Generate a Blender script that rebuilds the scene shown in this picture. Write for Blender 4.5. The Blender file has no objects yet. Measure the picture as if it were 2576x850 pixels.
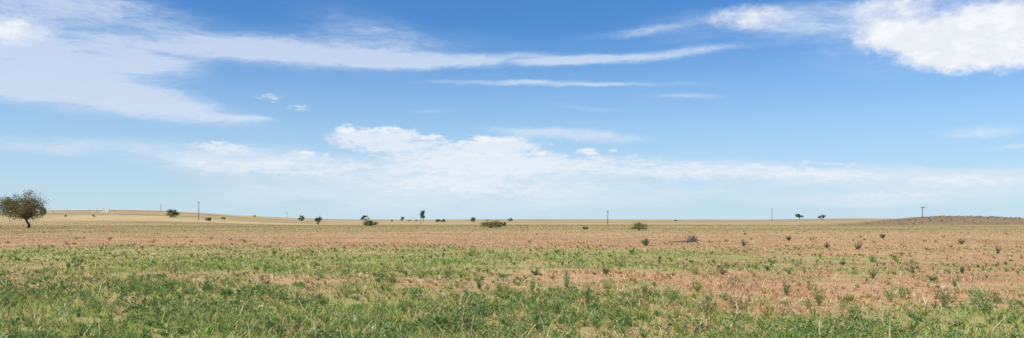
import bpy, math, numpy as np
from mathutils import Vector
rng = np.random.default_rng(7)
EYE = 1.7
F = 2004.0; HY = 553.0; CX = 1288.0

# ------------------------------------------------------------------ noise
def vnoise(x, y, scale, seed=0):
    x = np.asarray(x, float)/scale + seed*17.31; y = np.asarray(y, float)/scale + seed*9.77
    xi = np.floor(x); yi = np.floor(y); fx = x-xi; fy = y-yi
    fx = fx*fx*(3-2*fx); fy = fy*fy*(3-2*fy)
    def h(a, b):
        v = np.sin(a*127.1+b*311.7+seed*74.7)*43758.5453
        return v-np.floor(v)
    return (h(xi,yi)*(1-fx)+h(xi+1,yi)*fx)*(1-fy)+(h(xi,yi+1)*(1-fx)+h(xi+1,yi+1)*fx)*fy
def fbm(x, y, scale, seed=0, o=3):
    s = 0; a = 1; t = 0
    for i in range(o):
        s = s+a*vnoise(x, y, scale/2**i, seed+i*3); t += a; a *= .55
    return s/t
def sstep(a, b, v):
    t = np.clip((v-a)/(b-a), 0, 1); return t*t*(3-2*t)
def ell(x, y, cx, cy, rx, ry, soft=.5):
    d = np.sqrt(((x-cx)/rx)**2+((y-cy)/ry)**2)
    return 1-sstep(1-soft, 1+soft, d)

# ------------------------------------------------------------------ terrain
SK_B = (np.array([-1200,0,130,300,420,600,720,850,900,1288,1900,2060,2150,2250,2576,3600])-CX)/F
SK_H = (HY-np.array([541,535,532,531,533,543,547.5,551,552,551.5,552,550.5,549,549.5,555,553]))/F
def terrain(x, y):
    x = np.asarray(x, float); y = np.asarray(y, float)
    r = np.hypot(x, y)
    az = np.arctan2(x, y); azc = np.clip(az, -1.1, 1.1)
    b = np.tan(azc)
    tgt = EYE + np.interp(b, SK_B, SK_H)*1000*np.cos(azc)
    left = sstep(-.15, -.4, b)
    a0 = 450-200*left; a1 = 1100-200*left
    z = -1.0*sstep(200, 450, r)
    s = sstep(0, 1, (r-a0)/(a1-a0))
    z = z*(1-s) + tgt*s
    dx = x-.545*320; dy = y-320
    sx = np.where(dx < 0, 24, 38)
    k = np.exp(-(dx/sx)**2*.8-(dy/55)**2*.8)
    k2 = np.exp(-((x-150)/24)**2-((y-262)/30)**2)
    z = z + 3.9*k + .9*k2 + .5*k*(fbm(x, y, 12, 3)-.5)
    z = z + .10*(fbm(x, y, 6, 5)-.5)*sstep(3, 12, r) + .4*(fbm(x, y, 70, 9)-.5)*sstep(40, 160, r)
    z = z + 1.0*(fbm(x, y, 160, 12)-.5)*sstep(400, 800, r)
    return z
def T1(x, y): return float(terrain(np.array([x]), np.array([y]))[0])
def stand(px, py):
    """ground position seen along a surveyed bearing/depression"""
    b = (px-CX)/F; e = (HY-py)/F
    ys = np.geomspace(8, 1300, 5000)
    zt = terrain(ys*b, ys); ray = EYE+e*ys
    k = np.nonzero(zt >= ray)[0]
    if len(k): i = k[0]
    else:
        i = int(np.argmax((zt-EYE)/ys))
    return ys[i]*b, ys[i], zt[i], ys[i]/F

# ------------------------------------------------------------------ vegetation cover (world-space map)
STRAW=np.array([.69,.52,.25]); PALE=np.array([.81,.68,.42]); YG=np.array([.41,.45,.125]); GR=np.array([.20,.32,.085]); RED=np.array([.60,.33,.18]); DK=np.array([.07,.12,.035])
def cover(x, y):
    n1 = fbm(x, y, 5, 21); n2 = fbm(x, y*2.0, 30, 31); n3 = fbm(x, y, 1.3, 41, 2)
    wob = 5*(fbm(x, y, 7, 22)-.5)
    g = .17+0*x
    g = np.maximum(g, 1.1*ell(x, y+wob, -8, 14, 10, 8, .8))
    g = np.maximum(g, .85*(1-sstep(11, 20, y+wob)))
    g = np.maximum(g, .92*ell(x, y+2*wob, -5, 35, 20, 12, .7))
    g = np.maximum(g, .90*ell(x, y+2*wob, -22, 36, 14, 16, .7))
    g = np.maximum(g, .35*ell(x, y, 40, 70, 60, 14))
    g = g*(1-.75*sstep(48, 62, y)) + .5*ell(x, y, -30, 205, 45, 9) 
    g = g + .35*ell(x, y, 45, 150, 60, 14) + .25*ell(x, y, -60, 120, 40, 16)
    g = g + .35*sstep(.5, .75, n2)*sstep(150, 300, y)
    g = np.clip(g*(.35+1.3*n1)+1.0*(n3-.5)*(g > .15), 0, 1)
    rd = .17+0*x
    rd = np.maximum(rd, 1.0*ell(x, y+wob, 9, 21, 13, 6, .7))
    rd = np.maximum(rd, 1.0*ell(x, y+wob, 20, 34, 15, 13, .7))
    rd = np.maximum(rd, .60*ell(x, y, 0, 66, 70, 20))
    rd = np.maximum(rd, .95*ell(x, y, -4, 100, 12, 6))
    rd = np.maximum(rd, .95*ell(x, y, -14.5, 24, 3.4, 1.5))
    rd = np.clip(rd*(.45+1.3*fbm(x, y, 4, 51)), 0, 1)
    return g, rd

# ------------------------------------------------------------------ mesh helper
def make_obj(name, V, faces, cols=None, mats=(), matidx=None, smooth=False, parent=None):
    me = bpy.data.meshes.new(name)
    V = np.asarray(V, np.float32)
    me.vertices.add(len(V)); me.vertices.foreach_set('co', V.ravel())
    li = np.concatenate([f.ravel() for f in faces]).astype(np.int32)
    tot = np.concatenate([np.full(len(f), f.shape[1], np.int32) for f in faces])
    st = np.concatenate([[0], np.cumsum(tot)[:-1]]).astype(np.int32)
    me.loops.add(len(li)); me.loops.foreach_set('vertex_index', li)
    me.polygons.add(len(tot)); me.polygons.foreach_set('loop_start', st); me.polygons.foreach_set('loop_total', tot)
    if matidx is not None: me.polygons.foreach_set('material_index', np.asarray(matidx, np.int32))
    if smooth: me.polygons.foreach_set('use_smooth', np.ones(len(tot), bool))
    if cols is not None:
        a = me.color_attributes.new('Col', 'FLOAT_COLOR', 'POINT')
        c4 = np.ones((len(V), 4), np.float32); c4[:, :3] = cols
        a.data.foreach_set('color', c4.ravel())
    me.update(calc_edges=True)
    for m in mats: me.materials.append(m)
    ob = bpy.data.objects.new(name, me); bpy.context.scene.collection.objects.link(ob)
    if parent: ob.parent = parent
    return ob

# ------------------------------------------------------------------ materials
def new_mat(name):
    m = bpy.data.materials.new(name); m.use_nodes = True
    nt = m.node_tree; nt.nodes.clear()
    out = nt.nodes.new('ShaderNodeOutputMaterial')
    return m, nt, out
def leaf_mat(name, trans=.35, rough=.7):
    m, nt, out = new_mat(name)
    at = nt.nodes.new('ShaderNodeAttribute'); at.attribute_name = 'Col'
    d = nt.nodes.new('ShaderNodeBsdfDiffuse'); t = nt.nodes.new('ShaderNodeBsdfTranslucent')
    mx = nt.nodes.new('ShaderNodeMixShader'); mx.inputs[0].default_value = trans
    nt.links.new(at.outputs['Color'], d.inputs[0]); nt.links.new(at.outputs['Color'], t.inputs[0])
    nt.links.new(d.outputs[0], mx.inputs[1]); nt.links.new(t.outputs[0], mx.inputs[2]); nt.links.new(mx.outputs[0], out.inputs[0])
    return m
M_GRASS = leaf_mat('grass_blades', .35)
M_LEAF = leaf_mat('foliage', .28)
def noisy_mat(name, c1, c2, scale, stretch=(1,1,1)):
    m, nt, out = new_mat(name)
    p = nt.nodes.new('ShaderNodeBsdfPrincipled'); p.inputs['Roughness'].default_value = .9
    tc = nt.nodes.new('ShaderNodeTexCoord'); mp = nt.nodes.new('ShaderNodeMapping'); mp.inputs['Scale'].default_value = stretch
    n = nt.nodes.new('ShaderNodeTexNoise'); n.inputs['Scale'].default_value = scale; n.inputs['Detail'].default_value = 5
    r = nt.nodes.new('ShaderNodeValToRGB'); r.color_ramp.elements[0].color = (*c1, 1); r.color_ramp.elements[1].color = (*c2, 1)
    r.color_ramp.elements[0].position = .35; r.color_ramp.elements[1].position = .65
    nt.links.new(tc.outputs['Object'], mp.inputs[0]); nt.links.new(mp.outputs[0], n.inputs['Vector'])
    nt.links.new(n.outputs[0], r.inputs[0]); nt.links.new(r.outputs[0], p.inputs['Base Color']); nt.links.new(p.outputs[0], out.inputs[0])
    return m
M_BARK = noisy_mat('bark', (.06,.045,.035), (.15,.12,.09), 6, (1,1,.2))
M_POLE = noisy_mat('weathered_pole_wood', (.05,.04,.035), (.11,.085,.07), 5, (1,1,.1))
M_DEAD = noisy_mat('dead_wood', (.14,.11,.085), (.28,.23,.18), 6, (1,1,.3))
M_INS = noisy_mat('insulator_glass', (.25,.28,.28), (.4,.42,.42), 4)
M_ROAD = noisy_mat('dirt_track', (.52,.42,.28), (.60,.49,.34), .2)

# ground
m, nt, out = new_mat('prairie_ground')
p = nt.nodes.new('ShaderNodeBsdfPrincipled'); p.inputs['Roughness'].default_value = 1; p.inputs['Specular IOR Level'].default_value = .1
at = nt.nodes.new('ShaderNodeAttribute'); at.attribute_name = 'Col'
tc = nt.nodes.new('ShaderNodeTexCoord')
def gn(scale, detail, lo, hi):
    n = nt.nodes.new('ShaderNodeTexNoise'); n.inputs['Scale'].default_value = scale; n.inputs['Detail'].default_value = detail
    n.inputs['Roughness'].default_value = .65
    nt.links.new(tc.outputs['Object'], n.inputs['Vector'])
    mr = nt.nodes.new('ShaderNodeMapRange'); mr.inputs[1].default_value = .3; mr.inputs[2].default_value = .7; mr.inputs[3].default_value = lo; mr.inputs[4].default_value = hi
    nt.links.new(n.outputs[0], mr.inputs[0]); return n, mr
def vm(op, a, b):
    v = nt.nodes.new('ShaderNodeVectorMath'); v.operation = op
    nt.links.new(a, v.inputs[0]); nt.links.new(b, v.inputs[1]); return v.outputs[0]
n1, m1 = gn(.06, 6, .80, 1.14); n2, m2 = gn(3.0, 5, .75, 1.2); n3, m3 = gn(.6, 4, .84, 1.13)
c = vm('MULTIPLY', at.outputs['Color'], m1.outputs[0]); c = vm('MULTIPLY', c, m2.outputs[0]); c = vm('MULTIPLY', c, m3.outputs[0])
nt.links.new(c, p.inputs['Base Color'])
bm = nt.nodes.new('ShaderNodeBump'); bm.inputs['Strength'].default_value = .5; bm.inputs['Distance'].default_value = .05
nt.links.new(n2.outputs[0], bm.inputs['Height']); nt.links.new(bm.outputs[0], p.inputs['Normal'])
nt.links.new(p.outputs[0], out.inputs[0]); M_GROUND = m

# ------------------------------------------------------------------ ground sheet
th = np.concatenate([np.linspace(-math.pi, -.85, 60, endpoint=False), np.linspace(-.85, .85, 720), np.linspace(.85, math.pi, 60, endpoint=False)[1:]])
rr = np.concatenate([[.5, 3], np.geomspace(6, 1400, 620), np.geomspace(1500, 9000, 20)])
TH, RR = np.meshgrid(th, rr)
X = RR*np.sin(TH); Y = RR*np.cos(TH); Z = terrain(X, Y)
V = np.stack([X, Y, Z], -1).reshape(-1, 3)
na = len(th); nr = len(rr)
i = np.arange(nr-1)[:, None]*na; j = np.arange(na)[None, :]; j2 = (j+1) % na
Fq = np.stack([i+j, i+j2, i+na+j2, i+na+j], -1).reshape(-1, 4)
Fq = Fq[:, ::-1]
g, rd = cover(V[:,0], V[:,1])
r = np.hypot(V[:,0], V[:,1])
soil = np.array([.50,.26,.13])
far = sstep(40, 110, r)[:, None]
base = np.array([.58,.42,.215])*(1-far)+np.array([.57,.41,.205])*far
near_soil = sstep(100, 25, r)[:, None]
base = base*(1-.65*near_soil)+soil*.65*near_soil
gg = g[:, None]; rdd = rd[:, None]
C = base*(1-rdd*.75)+RED*.92*rdd*.75
C = C*(1-gg*.7)+(YG*.8)*gg*.7
st = fbm(V[:,0]*.25, V[:,1], 60, 61)[:, None]
C = C*(1+.36*(st-.5)*2*sstep(150, 300, r)[:, None])
gst = (sstep(.45, .62, fbm(V[:,0]*.12, V[:,1], 90, 71))*sstep(150, 320, r))[:, None]
C = C*(1-.65*gst)+np.array([.34,.29,.12])*.65*gst
for (yy0, x0, x1, wd) in [(345, -170, 10, 9), (520, -420, -120, 14), (640, -520, -150, 16)]:
    s_ = np.exp(-((V[:,1]-yy0-8*(fbm(V[:,0], V[:,1]*0, 50, 63)-.5))/wd)**2)*sstep(x0-20, x0+20, V[:,0])*(1-sstep(x1-20, x1+20, V[:,0]))
    s_ = (.8*s_)[:, None]; C = C*(1-s_)+np.array([.22,.20,.08])*s_
fr = (sstep(380, 800, r)*(.25+.75*sstep(.3, .6, fbm(V[:,0], V[:,1], 120, 77))))[:, None]
C = C*(1-.5*fr)+np.array([.36,.265,.135])*.5*fr
kn = np.exp(-((V[:,0]-.545*320)/46)**2-((V[:,1]-300)/60)**2)+.9*np.exp(-((V[:,0]-148)/26)**2-((V[:,1]-262)/32)**2)
kn = np.clip(kn*1.9*(.40+.9*fbm(V[:,0], V[:,1], 14, 81)), 0, 1)[:, None]
C = C*(1-.92*kn)+np.array([.28,.185,.10])*.92*kn
make_obj('ground', V, [Fq], np.clip(C, 0, 1), [M_GROUND], smooth=True)

# ------------------------------------------------------------------ grass (one object)
def sample(n, r0, r1, p=.5, half=.78):
    u = rng.random(n)
    r = (r0**p+u*(r1**p-r0**p))**(1/p)
    a = (rng.random(n)*2-1)*half
    return r*np.sin(a), r*np.cos(a), r
def pick_color(x, y, n):
    g, rd = cover(x, y)
    r = np.hypot(x, y)
    u = rng.random(n); v = rng.random(n)
    c = np.where((u < .45)[:, None], STRAW, np.where((u < .70)[:, None], PALE*.95, STRAW*.72))
    c = np.where((v < rd*.78)[:, None], RED*(.80+.4*rng.random((n,1))), c)
    w = rng.random(n); isg = w < g*.95
    gc = np.where((rng.random(n) < .5)[:, None], YG, GR)
    c = np.where(isg[:, None], gc, c)
    m = (STRAW*.94)*(1-rd[:, None]*.75)+RED*rd[:, None]*.75
    m = m*(1-g[:, None])+(.5*YG+.5*GR)*g[:, None]
    k = (.65*sstep(30, 110, r))[:, None]
    c = c*(1-k)+m*k
    c = c*(1-.18*sstep(70, 160, r))[:, None]
    m_ = 1+(.32-.20*sstep(30, 110, r))*(rng.random(n)*2-1)
    return np.clip(c*m_[:, None], 0, 1), g, rd, isg
def blades(n, r0, r1):
    x, y, r = sample(n, r0, r1)
    cs = .35*(r/12)**.5
    cx = np.floor(x/cs)*cs+cs*.5+.4*cs*np.sin(np.floor(y/cs)*12.9+np.floor(x/cs)*7.1)
    cy = np.floor(y/cs)*cs+cs*.5+.4*cs*np.sin(np.floor(x/cs)*4.9+np.floor(y/cs)*3.7)
    k = .5*rng.random(n)*(rng.random(n) < .5)
    x = x*(1-k)+cx*k; y = y*(1-k)+cy*k
    bare = fbm(x, y, 1.3, 97, 3)
    g, rd = cover(x, y)
    keep = rng.random(n) < np.clip(1.15-1.25*sstep(.40, .64, bare)*(.5+rd)*sstep(60, 30, y), .10, 1)
    kk = np.exp(-((x-.545*320)/40)**2-((y-300)/50)**2)+np.exp(-((x-148)/24)**2-((y-262)/30)**2)
    keep &= rng.random(n) > 1.5*kk
    x, y, r = x[keep], y[keep], r[keep]; n = len(x)
    c, g, rd, isg = pick_color(x, y, n)
    hn = fbm(x, y, 2.2, 91)
    h = (.02+.20*hn**1.6+.06*rng.random(n))*(1-.45*rd)*(1+.3*g)*(1-.4*sstep(22, 42, r))
    tall = rng.random(n) < .022*sstep(80, 22, r)*sstep(.35, .6, fbm(x, y, 2.0, 93))
    h = np.where(tall, h*1.8+.14, h)
    w = .0075*(r/12)**.80*(.6+.7*rng.random(n)); w = np.where(tall, w*.6, w)
    a = rng.random(n)*6.283; la = rng.random(n)*6.283; lean = h*(.3+1.6*rng.random(n)**1.2)
    z = terrain(x, y)-.005
    bx = np.cos(a)*w; by = np.sin(a)*w
    lx = np.cos(la)*lean; ly = np.sin(la)*lean
    P0 = np.stack([x-bx, y-by, z], -1); P1 = np.stack([x+bx, y+by, z], -1)
    P2 = np.stack([x+bx*.75+lx*.35, y+by*.75+ly*.35, z+h*.6], -1); P3 = np.stack([x-bx*.75+lx*.35, y-by*.75+ly*.35, z+h*.6], -1)
    P4 = np.stack([x+lx, y+ly, z+h*(1-.45*rng.random(n))], -1)
    c = np.where(tall[:, None], PALE, c)
    VV = np.stack([P0, P1, P2, P3, P4], 1).reshape(-1, 3)
    b = np.arange(n)[:, None]*5
    return VV, b+np.array([[0,1,2,3]]), b+np.array([[3,2,4]]), np.repeat(c, 5, 0)
v, q, t, c = blades(600000, 8, 420)
make_obj('grass', v, [q, t], c, [M_GRASS])

# ------------------------------------------------------------------ leafy weeds
def leaf_quads(P, D, L, W):
    n = len(P); D = D/np.linalg.norm(D, axis=1, keepdims=True)
    R = rng.normal(size=(n, 3)); S = np.cross(D, R); S /= np.linalg.norm(S, axis=1, keepdims=True)+1e-9
    L = np.reshape(L, (-1, 1)); W = np.reshape(W, (-1, 1))
    return np.stack([P, P+D*L*.45+S*W, P+D*L, P+D*L*.45-S*W], 1).reshape(-1, 3)
def weeds(x, y, hgt, spread, nst, nl, leafL, col, dark=1.0, wr=.15):
    n = len(x); z = terrain(x, y)
    k = nst
    X = np.repeat(x, k); Y = np.repeat(y, k); Zz = np.repeat(z, k); H = np.repeat(hgt, k)*(.4+.8*rng.random(n*k)); SP = np.repeat(spread, k)
    a = rng.random(n*k)*6.283; s = SP*rng.random(n*k)**.6
    ex = np.cos(a)*s; ey = np.sin(a)*s
    m_ = len(X)
    tt = rng.random((m_, nl))**.7
    px = X[:, None]+ex[:, None]*tt**.8; py = Y[:, None]+ey[:, None]*tt**.8; pz = Zz[:, None]+H[:, None]*tt
    P = np.stack([px, py, pz], -1).reshape(-1, 3)
    D = rng.normal(size=P.shape); D[:, 2] = np.abs(D[:, 2])*.8+.3
    LL = np.repeat(np.repeat(leafL, k), nl)*(.5+1.0*rng.random(len(P)))
    VV = leaf_quads(P, D, LL, LL*wr)
    tone = np.repeat(.75+.5*rng.random((m_, 1)), nl, 0)*(.7+.6*rng.random((len(P), 1)))
    pc = np.repeat(col, k*nl, 0)*tone*dark
    dry = (rng.random(len(P)) < .10)[:, None]
    pc = np.where(dry, STRAW*.8, pc)
    return VV, np.repeat(np.clip(pc, 0, 1), 4, 0)
Vs, Cs = [], []
def addw(x, y, h, sp, nst, nl, L, col):
    v, c = weeds(x, y, h, sp, nst, nl, L, col); Vs.append(v); Cs.append(c)
WG = np.array([.20,.30,.09]); WG2 = np.array([.30,.40,.13]); WG3=np.array([.13,.22,.07])
x, y, r = sample(19000, 8.5, 40, .9)
g, rd = cover(x, y)
drift = sstep(.36, .64, fbm(x, y, 2.6, 33))*(.25+1.1*sstep(.35, .6, fbm(x, y, .7, 34, 2)))
dens = np.clip(.25+g, 0, 1.1)*drift*sstep(38, 11, y+6*(fbm(x, y, 4, 35)-.5))
dens = dens*(.30+.70*np.clip(ell(x, y, -9, 13, 10, 9, .8)+.6*(1-sstep(10, 19, y)), 0, 1))
keep = rng.random(len(x)) < dens
x, y, r = x[keep], y[keep], r[keep]; n = len(x)
col = np.where((rng.random(n) < .45)[:, None], WG, np.where((rng.random(n) < .55)[:, None], WG2, WG3))
hs = .6+1.2*sstep(.35, .7, fbm(x, y, 1.8, 36))
addw(x, y, (.04+.19*rng.random(n)**1.4)*hs, .06+.13*rng.random(n), 7, 8, .042+.02*rng.random(n), col)
x, y, r = sample(900, 9, 60, .8)
keep = rng.random(len(x)) < 1.2*sstep(.45, .7, fbm(x, y, 6, 37)); x, y, r = x[keep], y[keep], r[keep]; n = len(x)
addw(x, y, .06+.24*rng.random(n)**2.2, .05+.12*rng.random(n)**2, 6, 9, .04+.025*rng.random(n), np.where((rng.random(n) < .35)[:, None], np.array([.24,.17,.10]), WG))
x, y, r = sample(700, 55, 330, .9)
keep = rng.random(len(x)) < sstep(.45, .65, fbm(x, y, 25, 39)); x, y, r = x[keep], y[keep], r[keep]; n = len(x)
addw(x, y, .08+.22*rng.random(n)**3, .12+.3*rng.random(n)**2, 5, 6, .10+.05*rng.random(n)+r*.0003, np.where((rng.random(n) < .5)[:, None], np.array([.36,.28,.14]), np.array([.25,.27,.11])))
n = 340; x = 180+32*rng.normal(size=n); y = 300+30*rng.normal(size=n)
k_ = (y < 318); x, y = x[k_], y[k_]; n = len(x)
addw(x, y, .08+.22*rng.random(n), .25+.5*rng.random(n), 6, 7, .18+.08*rng.random(n), np.tile(np.array([.17,.16,.08]), (n, 1)))
V = np.concatenate(Vs); C = np.concatenate(Cs)
make_obj('weeds', V, [np.arange(len(V)).reshape(-1, 4)], C, [M_LEAF])

def plant(name, px, py, wpx, hpx, col, nst=34, nl=16, leafpx=2.6):
    x, y, z, s = stand(px, py)
    v, c = weeds(np.array([x]), np.array([y]), np.array([hpx*s*1.1]), np.array([wpx*s*.5]), nst, nl, np.array([max(leafpx*s, .038)]), np.array([col]))
    v = v-np.array([x, y, 0]); v[:, 2] -= z
    o = make_obj(name, v, [np.arange(len(v)).reshape(-1, 4)], c, [M_LEAF]); o.location = (x, y, z)
    return o
DG = (.10,.16,.065)
for (px, py, w, h, col) in [(1275,742,80,42,WG),(1130,735,60,45,WG2),(1205,728,25,26,WG),(440,690,60,32,WG3),(1347,693,26,13,DG),
        (1745,690,46,24,(.40,.40,.12)),(1818,692,30,20,(.16,.16,.09)),(2005,672,50,22,(.20,.22,.10)),(2297,688,46,24,(.12,.14,.07)),
        (2120,668,20,10,WG3),(2160,628,28,18,(.12,.13,.07)),(2195,702,22,20,(.24,.24,.10)),(2345,708,30,12,WG3),(2195,660,26,12,WG),
        (1525,690,26,16,(.15,.17,.07)),(1930,682,16,10,WG3),(2420,688,10,12,DG),(1425,725,22,34,WG),(1340,742,24,46,WG2),(1690,760,60,50,WG),
        (1530,735,46,34,WG2),(790,795,90,46,WG),(960,705,30,22,WG2),(1190,640,26,16,WG2),(690,640,20,12,WG2),(2510,640,14,20,(.14,.14,.08)),(2080,625,18,12,(.17,.17,.09)),
        (2060,770,46,44,WG),(2240,760,50,42,WG2),(2480,790,60,48,WG),(60,760,110,60,WG3),(230,780,100,50,WG),(1560,820,80,44,WG2),
        (1620,745,30,40,WG2),(1980,745,30,40,(.24,.24,.11)),(1755,735,34,30,WG2),(2375,775,40,44,(.26,.28,.12)),(1040,755,40,34,WG2),(560,745,60,34,WG),
        (1870,620,22,14,(.17,.18,.09)),(2420,615,20,12,(.16,.17,.08)),(1590,640,26,12,WG),(2220,600,20,9,(.15,.16,.08)),(1985,605,18,8,(.17,.18,.08)),
        (1400,790,60,50,WG),(1480,770,40,44,WG3),(1270,800,60,40,WG2),(1780,800,60,50,WG3),(2150,810,60,44,WG),(870,750,50,36,WG2)]:
    plant('weed_plant', px, py, w, h, np.array(col))
plant('dry_weed', 1128, 698, 24, 18, np.array((.25,.15,.11)))
plant('dry_thistle', 1850, 782, 90, 66, np.array((.18,.14,.09)), 34, 12)
plant('dry_thistle', 1885, 760, 40, 56, np.array((.16,.12,.075)), 20, 10)

def tuft(name, px, py, wpx, hpx, n, col, wid=.05, droop=.4):
    x, y, z, s = stand(px, py)
    H = hpx*s; W = wpx*s*.5
    a = rng.random(n)*6.283; out_ = W*(.15+.85*rng.random(n)); hh = H*(1-.55*(out_/W)**2)*(.8+.25*rng.random(n))
    w = wid*H*(.7+.5*rng.random(n))*.5
    dx = np.cos(a); dy = np.sin(a); b0 = .12*W*rng.random(n)
    rows = []
    for t, wf in ((0, 1), (.4, 1), (.75, .7), (1, .05)):
        d = b0+out_*(t**(1+droop)); zz = hh*(t-droop*.25*t**3)
        rows += [np.stack([dx*d-dy*w*wf, dy*d+dx*w*wf, zz], -1), np.stack([dx*d+dy*w*wf, dy*d-dx*w*wf, zz], -1)]
    v = np.stack(rows, 1).reshape(-1, 3); b = np.arange(n)[:, None]*8
    f = np.concatenate([b+np.array([[k, k+1, k+3, k+2]]) for k in (0, 2, 4)])
    c = np.repeat(np.clip(np.array(col)*(.65+.7*rng.random((n, 1))), 0, 1), 8, 0)
    o = make_obj(name, v, [f], c, [M_LEAF]); o.location = (x, y, z-.01)
tuft('yucca', 1625, 619, 34, 24, 130, (.20,.30,.17), .05, .1)
tuft('grass_tuft', 1110, 838, 110, 62, 420, (.20,.30,.09), .03, .7)
tuft('grass_tuft', 1185, 842, 70, 44, 260, (.25,.34,.11), .03, .7)
tuft('grass_tuft', 1560, 800, 70, 36, 220, (.25,.34,.11), .03, .7)
tuft('grass_tuft', 680, 836, 70, 44, 220, (.24,.33,.11), .03, .7)
tuft('dry_grass_stalk', 1390, 782, 46, 78, 9, (.80,.68,.42), .014, .9)
tuft('dry_grass_stalk', 2100, 788, 60, 40, 12, (.76,.64,.40), .02, .9)
tuft('dry_grass_stalk', 160, 800, 90, 46, 16, (.76,.70,.44), .015, .9)
tuft('dry_grass_stalk', 640, 640, 26, 26, 4, (.78,.68,.46), .02, .8)
tuft('dry_grass_stalk', 980, 838, 60, 44, 10, (.80,.72,.48), .02, .9)
tuft('dry_grass_stalk', 2250, 850, 70, 50, 14, (.80,.72,.50), .02, .9)
tuft('dry_grass_stalk', 1860, 715, 30, 30, 8, (.74,.60,.38), .025, .8)
tuft('dry_grass_stalk', 470, 790, 60, 46, 12, (.78,.70,.46), .018, .9)
def bunches(n):
    x, y, r = sample(n, 9, 60, .8)
    keep = rng.random(n) < 1.1*sstep(.36, .66, fbm(x, y, 3.2, 53)); x, y, r = x[keep], y[keep], r[keep]; n = len(x)
    g, rd = cover(x, y)
    per = 22; N_ = n*per
    X = np.repeat(x, per); Y = np.repeat(y, per); Rr = np.repeat(r, per)
    S = np.repeat(.06+.20*rng.random(n)**2, per)
    a = rng.random(N_)*6.283; o = S*(.2+.9*rng.random(N_)); h = S*(.7+.6*rng.random(N_)); w = .006*(Rr/12)**.6
    z = terrain(X, Y)
    cx = np.cos(a); cy = np.sin(a)
    rows = []
    for t, wf in ((0, 1), (.5, .9), (1, .08)):
        d = .02+o*t**1.6; zz = z+h*(t-.3*t**3)
        rows += [np.stack([X+cx*d-cy*w*wf, Y+cy*d+cx*w*wf, zz], -1), np.stack([X+cx*d+cy*w*wf, Y+cy*d-cx*w*wf, zz], -1)]
    v = np.stack(rows, 1).reshape(-1, 3); b = np.arange(N_)[:, None]*6
    f = np.concatenate([b+np.array([[0,1,3,2]]), b+np.array([[2,3,5,4]])])
    isg = rng.random(n) < np.clip(g*1.1, .03, .8)
    c = np.where(isg[:, None], np.where((rng.random(n) < .6)[:, None], YG, GR), np.where((rng.random(n) < .6)[:, None], STRAW, PALE))
    c = np.repeat(c, per, 0)*(.7+.45*rng.random((N_, 1)))
    make_obj('bunch_grass', v, [f], np.clip(np.repeat(c, 6, 0), 0, 1), [M_GRASS])
bunches(6500)

# yellow flower
x, y, z, s = stand(669, 779)
k = 10; v = []; 
for a in range(k):
    t = a/k*6.283; v += [(0,0,.17), (.03*math.cos(t-.25), .03*math.sin(t-.25), .18), (.045*math.cos(t), .045*math.sin(t), .195), (.03*math.cos(t+.25), .03*math.sin(t+.25), .18)]
nv = len(v); v += [(-.004,0,0), (.004,0,0), (.003,0,.17), (-.003,0,.17)]
cc = np.array([(.85,.68,.03)]*nv+[(.1,.18,.05)]*4)
o = make_obj('yellow_flower', np.array(v)*np.array([1,1,1.3]), [np.arange(len(v)).reshape(-1, 4)], cc, [M_LEAF]); o.location = (x, y, z)

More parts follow.
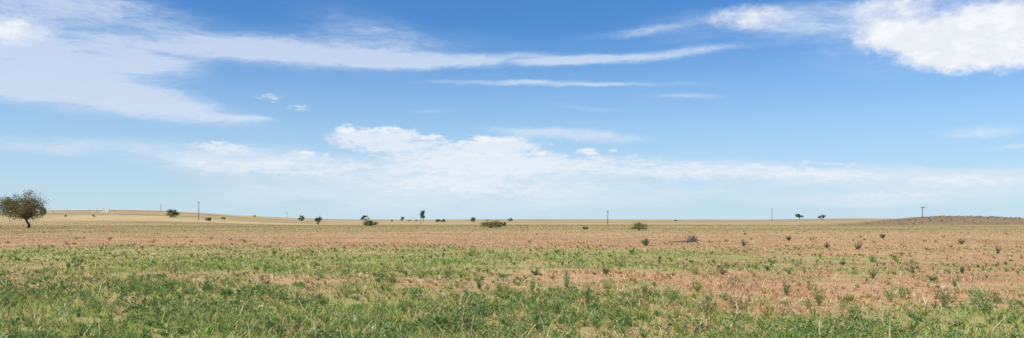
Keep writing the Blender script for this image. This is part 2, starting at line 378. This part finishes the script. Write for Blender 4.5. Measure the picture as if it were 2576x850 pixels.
# ------------------------------------------------------------------ trees and bushes
def tube(pts, rads, ns=6):
    pts = np.array(pts, float); V = []; n = len(pts)
    for i in range(n):
        d = pts[min(i+1, n-1)]-pts[max(i-1, 0)]; d /= np.linalg.norm(d)+1e-9
        u = np.cross(d, [0.3, 1, .1]); u /= np.linalg.norm(u)+1e-9; w = np.cross(d, u)
        for k in range(ns):
            a = 2*math.pi*k/ns; V.append(pts[i]+rads[i]*(math.cos(a)*u+math.sin(a)*w))
    Fc = []
    for i in range(n-1):
        for k in range(ns): Fc.append((i*ns+k, i*ns+(k+1) % ns, (i+1)*ns+(k+1) % ns, (i+1)*ns+k))
    return np.array(V), np.array(Fc)
def join(parts):
    V = []; Fs = []; o = 0
    for v, f in parts: V.append(v); Fs.append(f+o); o += len(v)
    return np.concatenate(V), np.concatenate(Fs)
def tree(name, px, py, wpx, hpx, trunk=.2, nclump=40, nleaf=4500, leafpx=1.5, col=(.085,.10,.035), seed=1, offx=0, flat=.5, thick=.03, bare=0):
    R = np.random.default_rng(seed)
    x, y, z, s = stand(px, py)
    H = hpx*s; W = wpx*s*.5; ls = leafpx*s
    cz = H*(trunk+(1-trunk)*.5); rz = H*(1-trunk)*.5
    cen = []
    while len(cen) < nclump:
        p = R.uniform(-1, 1, 3); d = np.linalg.norm(p)
        if d > 1 or (R.random() > d**1.2+.1): continue
        if p[2] < -flat and R.random() < .7: continue
        q = .85+.3*R.random()
        cen.append((p[0]*W*q*.88+offx*s, p[1]*W*q*.88, cz+p[2]*rz*q*.95))
    cen = np.array(cen)
    parts = []
    tr = max(thick*H, .02); th_ = H*max(trunk, .08)
    top = np.array([offx*s*.5, 0, th_+rz*.35])
    parts.append(tube([(0,0,-.15), (.05*W,0,th_*.5), (offx*s*.3,0.03*W,th_), top], [tr*1.25, tr, tr*.85, tr*.45], 8))
    for c_ in cen[:max(10, nclump//2)]:
        t = R.uniform(.55, 1); st_ = np.array([offx*s*.3*t, 0, th_*.7+ (top[2]-th_*.7)*t*.7])
        mid = (st_+c_)/2+np.array([R.normal()*W*.06, R.normal()*W*.06, rz*.06])
        parts.append(tube([st_, mid, c_], [tr*.38, tr*.22, tr*.07], 5))
    for k in range(bare):
        a = R.uniform(0, 6.28); e = np.array([math.cos(a)*W*R.uniform(.3,1.1), math.sin(a)*W*.6, H*R.uniform(.7, 1.15)])
        parts.append(tube([np.array([0,0,th_*.5]), e*.5+np.array([0,0,th_*.2]), e], [tr*.5, tr*.35, tr*.12], 5))
    Vb, Fb = join(parts)
    per = nleaf//nclump
    rad = R.uniform(.16, .30, (nclump, 1))
    P = np.repeat(cen, per, 0)+R.normal(size=(nclump*per, 3))*np.repeat(rad*np.array([[W, W, rz*.9]]), per, 0)*.62
    P[:, 2] = np.maximum(P[:, 2], .03*H*R.random(len(P)))
    D = R.normal(size=P.shape)
    L = ls*(.6+.8*R.random(len(P)))
    VL = leaf_quads(P, D, L, L*.36)
    tone = np.repeat(R.uniform(.65, 1.4, (nclump, 1)), per, 0)*R.uniform(.7, 1.35, (len(P), 1))
    hue = np.repeat(R.uniform(-1, 1, (nclump, 1)), per, 0)
    cl = np.array(col)*tone*(1+hue*np.array([[.15, .02, -.1]]))
    CL = np.repeat(np.clip(cl, 0, 1), 4, 0)
    FL = np.arange(len(VL)).reshape(-1, 4)+len(Vb)
    V = np.concatenate([Vb, VL]); C = np.concatenate([np.full((len(Vb), 3), .1), CL])
    mi = np.concatenate([np.zeros(len(Fb), int), np.ones(len(FL), int)])
    o = make_obj(name, V, [Fb, FL], C, [M_BARK, M_LEAF], mi); o.location = (x, y, z)
    return o
DKG = (.07,.11,.04); MG=(.11,.155,.06)
tree('mesquite_tree', 71, 574, 106, 92, .19, 115, 14500, 2.2, (.21,.19,.075), 3, offx=-16, flat=.8, thick=.032)
tree('small_tree', 107, 548, 18, 27, .1, 16, 700, 2.0, MG, 4)
tree('bush', 435, 547, 32, 20, .03, 26, 1800, 1.8, MG, 5, flat=1)
tree('bush', 524, 557, 15, 11, .02, 12, 600, 1.6, DKG, 6, flat=1)
tree('bush', 562, 552, 14, 6, .02, 8, 300, 1.5, MG, 7, flat=1)
tree('bush', 759, 556, 17, 14, .03, 14, 800, 1.6, MG, 8, flat=1)
tree('juniper_bush', 801, 565, 19, 21, .02, 18, 1300, 1.6, DKG, 9, flat=1)
tree('juniper_bush', 932, 568, 40, 14, .02, 24, 1900, 1.6, DKG, 10, flat=1)
tree('leaning_tree', 923, 566, 20, 24, .5, 12, 900, 1.6, DKG, 11, offx=-5, bare=3)
tree('small_tree', 1012, 557, 12, 12, .15, 9, 500, 1.4, MG, 12)
tree('small_tree', 1064, 557, 14, 28, .12, 16, 1100, 1.6, DKG, 13)
tree('shrub', 1100, 561, 13, 11, .15, 9, 500, 1.5, MG, 14)
tree('shrub', 1113, 561, 15, 13, .15, 10, 600, 1.5, MG, 15)
tree('small_tree', 1190, 562, 16, 16, .1, 14, 900, 1.5, MG, 16)
tree('bush', 1237, 574, 58, 20, .02, 44, 3600, 1.7, (.20,.19,.07), 17, flat=1)
tree('bush', 1268, 569, 16, 11, .02, 12, 800, 1.6, DKG, 18, flat=1)
tree('small_tree', 1283, 559, 12, 12, .1, 9, 500, 1.5, MG, 19)
tree('bush', 1473, 577, 15, 9, .02, 10, 600, 1.4, MG, 20, flat=1)
tree('mesquite_bush', 1608, 581, 48, 21, .08, 34, 2200, 1.6, (.17,.20,.08), 21, flat=.8, bare=6)
tree('small_tree', 2011, 553, 20, 16, .25, 14, 900, 1.6, DKG, 22)
tree('scrubby_tree', 2069, 552, 21, 12, .1, 12, 600, 1.5, DKG, 23, bare=9)
for i_, (px, w, h) in enumerate([(988,12,3),(1030,8,3),(165,8,4),(236,8,4),(1048,7,3),(640,9,3),(1700,10,2)]):
    tree('far_bush', px, 556 if px > 900 else 545, w, h, .02, 6, 220, 1.4, MG, 40+i_, flat=1)

# ------------------------------------------------------------------ utility poles
def pole(px, py, hpx, arm=0, lean=0, thin=1, insul=True):
    x, y, z, s = stand(px, py)
    H = hpx*s; r0 = max(.15, H*.016)*thin
    E = bpy.data.objects.new('utility_pole', None); bpy.context.scene.collection.objects.link(E)
    E.location = (x, y, z); E.rotation_euler = (0, math.radians(lean), 0)
    v, f = tube([(0,0,-.6), (0,0,H*.5), (0,0,H)], [r0*1.1, r0*.92, r0*.75], 10)
    v2 = np.vstack([v, [[0,0,H+.02]]]); n = len(v)
    cap = np.array([(n-10+k, n-10+(k+1) % 10, n) for k in range(10)])
    make_obj('shaft', v2, [f, cap], None, [M_POLE], parent=E)
    if arm:
        L = arm; t = .09
        az = H*.95; yb = -r0-.06
        def box(x0,x1,y0,y1,z0,z1):
            v = np.array([(a,b,c) for a in (x0,x1) for b in (y0,y1) for c in (z0,z1)])
            return v, np.array([(0,1,3,2),(4,6,7,5),(0,4,5,1),(2,3,7,6),(0,2,6,4),(1,5,7,3)])
        v, f = box(-L/2, L/2, yb-t/2, yb+t/2, az-.07, az+.07)
        make_obj('crossarm', v, [f], None, [M_POLE], parent=E)
        ps = []
        for xx in (-L*.45, -L*.22, L*.22, L*.45):
            ps.append(tube([(xx, yb, az+.07), (xx, yb, az+.16), (xx, yb, az+.22), (xx, yb, az+.26)], [.02, .06, .07, .03], 8))
        v, f = join(ps); make_obj('insulators', v, [f], None, [M_INS], parent=E)
        ps = [tube([(sx*L*.3, yb, az-.06), (0, yb, az-L*.28)], [.025, .025], 5) for sx in (-1, 1)]
        v, f = join(ps); make_obj('braces', v, [f], None, [M_POLE], parent=E)
pole(500, 554, 47, 1.2, 0)
pole(405, 533, 21, 0, 0, 1.2)
pole(722, 549, 16, 1.4, 0)
pole(1058, 563, 36, 0, 0, .9)
pole(1529, 566, 36, 1.0, 0, 1.15)
pole(1942, 556, 32, 1.2, 0, 1.15)
pole(2320, 549, 29, 2.0, 3)
for px, h in [(133,8),(170,7),(225,8),(244,9),(262,11),(275,13),(289,7)]:
    pole(px, 534, h, 0, 0, .7)

# old fence posts
x, y, z, s = stand(1320, 582)
E = bpy.data.objects.new('broken_fence', None); bpy.context.scene.collection.objects.link(E); E.location = (x, y, z)
for k, (dx, h, l) in enumerate([(-.45,.95,-.2),(-.2,1.0,.12),(.42,1.05,.05)]):
    v, f = tube([(dx,0,-.1), (dx+l*.5,0,h*.5), (dx+l,0,h)], [.055,.05,.045], 7); make_obj('post', v, [f], None, [M_DEAD], parent=E)
v, f = tube([(-.65,0,.65), (0,.02,.6), (.47,0,.5)], [.025,.025,.025], 5); make_obj('rail', v, [f], None, [M_DEAD], parent=E)

# dead fallen branches
x, y, z, s = stand(1742, 611)
R = np.random.default_rng(5); parts = []
parts.append(tube([(-60*s,0,.08), (-35*s,.1,.10), (-12*s,.1,.14), (8*s,0,.22)], [.04,.06,.08,.05], 7))
for k in range(34):
    a = R.uniform(0, 6.28); L = R.uniform(.4, 1.0)*20*s; hh = R.uniform(.15, 1)*17*s
    p0 = np.array([R.uniform(-10, 8)*s, R.uniform(-.3,.3), .08]); e = p0+np.array([math.cos(a)*L, math.sin(a)*L*.6, hh])
    mid = (p0+e)/2+R.normal(size=3)*.08
    parts.append(tube([p0, mid, e], [.03, .02, .007], 5))
    for q in range(3):
        b = mid+(e-mid)*R.uniform(0, .8); parts.append(tube([b, b+R.normal(size=3)*.2], [.012, .005], 4))
v, f = join(parts); v[:, 2] = np.maximum(v[:, 2], -.02)
o = make_obj('dead_branches', v, [f], None, [M_DEAD]); o.location = (x, y, z)

# dirt road climbing the far ridge
pts = []
for t in np.linspace(0, 1, 60):
    yy = 560+t*330; b = (262+26*t-CX)/F
    pts.append((yy*b, yy))
pts = np.array(pts); V = []
for (a, b) in pts:
    for o_ in (-2.6, 0, 2.6): V.append((a+o_, b, T1(a+o_, b)+.12))
fc = []
for k in range(len(pts)-1):
    for q in (0, 1): fc.append((k*3+q, k*3+q+1, (k+1)*3+q+1, (k+1)*3+q))
make_obj('dirt_road', V, [np.array(fc)], None, [M_ROAD], smooth=True)

# ------------------------------------------------------------------ world
SUN_EL = 50; SUN_AZ = -125
w = bpy.data.worlds.new('World'); bpy.context.scene.world = w; w.use_nodes = True
nt = w.node_tree; nt.nodes.clear()
N = nt.nodes.new; Lk = nt.links.new
out = N('ShaderNodeOutputWorld'); bg = N('ShaderNodeBackground'); bg.inputs['Strength'].default_value = .1
sky = N('ShaderNodeTexSky'); sky.sky_type = 'NISHITA'; sky.sun_disc = False
sky.sun_elevation = math.radians(SUN_EL); sky.sun_rotation = math.radians(SUN_AZ)
sky.altitude = 300; sky.air_density = 1.0; sky.dust_density = .5; sky.ozone_density = 2.0
tc = N('ShaderNodeTexCoord'); sp = N('ShaderNodeSeparateXYZ'); Lk(tc.outputs['Generated'], sp.inputs[0])
def M(op, a, b=None, c=None, clamp=False):
    n = N('ShaderNodeMath'); n.operation = op; n.use_clamp = clamp
    for i, v in enumerate((a, b, c)):
        if v is None: continue
        if isinstance(v, (int, float)): n.inputs[i].default_value = v
        else: Lk(v, n.inputs[i])
    return n.outputs[0]
def MR(v, a, b, c, d, smooth=False):
    n = N('ShaderNodeMapRange'); n.interpolation_type = 'SMOOTHSTEP' if smooth else 'LINEAR'
    Lk(v, n.inputs[0]); 
    for i, q in enumerate((a, b, c, d)): n.inputs[i+1].default_value = q
    return n.outputs[0]
def VM(op, a, b):
    n = N('ShaderNodeVectorMath'); n.operation = op
    for i, v in enumerate((a, b)):
        if isinstance(v, tuple): n.inputs[i].default_value = v
        else: Lk(v, n.inputs[i])
    return n.outputs['Value'] if op == 'DOT_PRODUCT' else n.outputs[0]
K = 20.04
az = M('MULTIPLY', M('ARCTAN2', sp.outputs[0], sp.outputs[1]), K)
el = M('MULTIPLY', M('ARCSINE', sp.outputs[2]), K)
cb = N('ShaderNodeCombineXYZ'); Lk(az, cb.inputs[0]); Lk(el, cb.inputs[1]); cb.inputs[2].default_value = 1; P0 = cb.outputs[0]
def noise(vec, scl, scale, detail, rough=.55, off=0, dist=0):
    mp = N('ShaderNodeVectorMath'); mp.operation = 'MULTIPLY_ADD'; Lk(vec, mp.inputs[0]); mp.inputs[1].default_value = scl; mp.inputs[2].default_value = (off, off*.7, off*.3)
    n = N('ShaderNodeTexNoise'); n.inputs['Scale'].default_value = scale; n.inputs['Detail'].default_value = detail; n.inputs['Roughness'].default_value = rough
    n.inputs['Distortion'].default_value = dist
    Lk(mp.outputs[0], n.inputs['Vector']); return n
wn = noise(P0, (.5, 1.2, 1), .8, 4, .6)
wa = VM('MULTIPLY', VM('SUBTRACT', wn.outputs['Color'], (.5,.5,.5)), (1.3, .40, 0))
P1 = VM('ADD', P0, wa)
wc = noise(P0, (1, 1.3, 1), 2.6, 5, .65, 5)
wcs = VM('SUBTRACT', wc.outputs['Color'], (.5,.5,.5))
P2 = VM('ADD', P0, VM('MULTIPLY', wcs, (.75, .38, 0)))
P3 = VM('ADD', P0, VM('MULTIPLY', wcs, (.60, .26, 0)))
def field(P, lst):
    acc = None
    for (cx, cy, rx, ry, rot, amp) in lst:
        tx = (cx-CX)/F; a = math.atan(tx); e = math.atan((HY-cy)/F*math.cos(a))
        px, py = a*K, e*K
        sx, sy = rx/100*math.cos(a)**2, ry/100*math.cos(a)
        c_, s_ = math.cos(math.radians(rot)), math.sin(math.radians(rot))
        u = VM('DOT_PRODUCT', P, (c_/sx, s_/sx, -(px*c_+py*s_)/sx))
        v = VM('DOT_PRODUCT', P, (-s_/sy, c_/sy, (px*s_-py*c_)/sy))
        d = M('SQRT', M('MULTIPLY_ADD', u, u, M('MULTIPLY', v, v)))
        q = MR(d, 0, 1, amp, 0, True)
        acc = q if acc is None else M('ADD', acc, q)
    return acc
WISP = [(180,15,560,85,-2,.9),(20,80,220,90,0,.8),(100,160,560,120,0,1.4),(330,140,330,60,0,.6),(100,225,520,90,-4,.9),(420,268,360,55,-7,1.1),
 (600,297,170,15,0,.7),(700,132,600,55,-1,1.2),(1100,152,760,28,0,1.2),(1600,143,420,20,3,.9),(900,110,600,80,0,.35),(1400,212,520,12,-1,.8),
 (1740,242,170,15,-2,.5),(900,60,320,70,-10,.3),(1600,78,260,18,5,.4),(1850,60,420,70,0,.45),(1420,338,320,24,-5,1.1),(1480,275,150,14,-5,.4),
 (1090,280,100,12,0,.4),(560,400,460,60,-2,.8),(120,370,420,34,0,.7),(1150,450,900,120,0,.8),(1000,500,1100,80,0,.4),(1900,430,600,48,-3,.8),
 (2350,460,560,75,0,1.0),(2200,505,460,26,0,.7),(2480,328,190,22,0,1.0),(2530,367,120,12,0,.8),(2330,80,600,160,0,.55),(2150,40,380,80,0,.4),(1750,490,700,50,0,.4)]
CUM = [(2400,100,340,105,-8,1.3),(2560,70,260,140,0,1.3),(2220,90,160,60,-10,.7),(2250,10,240,50,0,.7),(2380,155,160,44,0,.7),
 (1890,42,190,50,-3,.72),(30,75,150,65,0,.8)]
BANK = [(950,358,170,52,0,1.2),(880,340,90,34,0,.9),(1000,338,110,26,0,.7),(1180,380,300,56,0,1.25),(1270,362,130,34,0,.8),(1430,415,380,46,0,1.15),(1080,430,420,60,0,.9),
 (560,372,150,24,0,.9),(775,388,80,16,0,.8),(650,415,330,40,0,.9),(1780,432,330,34,0,1.0),(2080,440,280,26,-2,1.0),(2100,412,150,10,-4,.6),(2430,452,260,28,0,1.0),(2250,492,280,14,0,.7),(1250,475,520,50,0,.7)]
TINY = [(1480,380,46,15,0,.85),(1538,379,20,10,0,.75),(1350,384,60,12,0,.9),(675,244,76,19,2,.64),(755,273,56,15,-3,.68),(870,322,54,20,0,1.0),(950,328,110,19,0,.9),(560,362,60,9,0,.7),(780,385,40,8,0,.7),(1250,352,110,17,0,.8),(1160,358,70,15,0,.9),(1080,345,60,16,0,.8),(1200,385,150,20,0,.6),(955,70,40,14,0,.3)]
F1 = field(P1, WISP); F2 = field(P2, CUM); F3 = field(P2, BANK)
F4 = field(P3, TINY)
nw = noise(P1, (.5, 2.2, 1), 1.3, 6, .62, 11)
nf = noise(P1, (.8, 3.4, 1), 4.5, 4, .6, 23)
d1 = M('MULTIPLY', F1, MR(nw.outputs[0], .3, .65, .42, 1.15))
d1 = M('MULTIPLY', d1, MR(nf.outputs[0], .3, .7, .78, 1.14))
d1 = MR(d1, .0, .95, 0, .68, True)
nc = noise(P0, (1, 1.7, 1), 2.2, 7, .6, 31)
nb = M('SUBTRACT', nc.outputs[0], .5)
d2 = M('MULTIPLY', MR(M('ADD', F2, M('MULTIPLY', nb, 1.1)), .08, 1.05, 0, .97, True), MR(F2, .02, .35, 0, 1))
nd = noise(P0, (1, 3.4, 1), 2.6, 7, .62, 41)
ndb = M('SUBTRACT', nd.outputs[0], .5)
d3 = M('MULTIPLY', MR(M('ADD', F3, M('MULTIPLY', ndb, 2.4)), .05, 1.3, 0, .80, True), MR(F3, .02, .35, 0, 1))
d4 = M('MULTIPLY', MR(M('ADD', F4, M('MULTIPLY', ndb, 2.4)), .1, 1.0, 0, .80, True), MR(F4, .02, .35, 0, 1))
inv = M('MULTIPLY', M('MULTIPLY', M('SUBTRACT', 1, d1), M('SUBTRACT', 1, d2)), M('MULTIPLY', M('SUBTRACT', 1, d3), M('SUBTRACT', 1, d4)))
dens = M('SUBTRACT', 1, inv, clamp=True)
tint = VM('MULTIPLY', sky.outputs[0], (.46, .88, 1.33))
hz = M('MULTIPLY', M('POWER', MR(el, 0, 4.8, 1, 0), 1.25), .93)
hm = N('ShaderNodeMix'); hm.data_type = 'RGBA'; Lk(hz, hm.inputs[0]); Lk(tint, hm.inputs[6]); hm.inputs[7].default_value = (5.9, 7.6, 8.8, 1)
mc = N('ShaderNodeMix'); mc.data_type = 'RGBA'; 
mc.inputs[6].default_value = (7.3, 8.2, 9.3, 1); mc.inputs[7].default_value = (9.4, 9.6, 9.9, 1); Lk(M('MAXIMUM', d2, M('MAXIMUM', d4, M('MULTIPLY', d3, .6))), mc.inputs[0])
sh = M('MULTIPLY', MR(nc.outputs[0], .42, .62, 1, 0, True), M('MULTIPLY', d2, .35))
ms = N('ShaderNodeMix'); ms.data_type = 'RGBA'; Lk(sh, ms.inputs[0]); Lk(mc.outputs[2], ms.inputs[6]); ms.inputs[7].default_value = (6.6, 7.0, 8.0, 1)
fm = N('ShaderNodeMix'); fm.data_type = 'RGBA'; Lk(dens, fm.inputs[0]); Lk(hm.outputs[2], fm.inputs[6]); Lk(ms.outputs[2], fm.inputs[7])
Lk(fm.outputs[2], bg.inputs[0]); Lk(bg.outputs[0], out.inputs[0])
w.cycles.sampling_method = 'MANUAL'; w.cycles.sample_map_resolution = 256

# ------------------------------------------------------------------ sun
sl = bpy.data.lights.new('sun', 'SUN'); sl.energy = 4.8; sl.angle = math.radians(.53); sl.color = (1, .95, .87)
so = bpy.data.objects.new('sun', sl); bpy.context.scene.collection.objects.link(so)
e = math.radians(SUN_EL); a = math.radians(SUN_AZ)
d = Vector((math.sin(a)*math.cos(e), math.cos(a)*math.cos(e), math.sin(e)))
so.rotation_euler = d.to_track_quat('Z', 'Y').to_euler(); so.location = d*50

# ------------------------------------------------------------------ camera
cd = bpy.data.cameras.new('camera'); cd.sensor_width = 36; cd.lens = 36*F/2576; cd.shift_y = 128/2576; cd.clip_end = 20000; cd.clip_start = .1
co = bpy.data.objects.new('camera', cd); co.location = (0, 0, EYE); co.rotation_euler = (math.pi/2, 0, 0)
bpy.context.scene.collection.objects.link(co); bpy.context.scene.camera = co
vs = bpy.context.scene.view_settings; vs.view_transform = 'Standard'; vs.look = 'None'; vs.exposure = 0
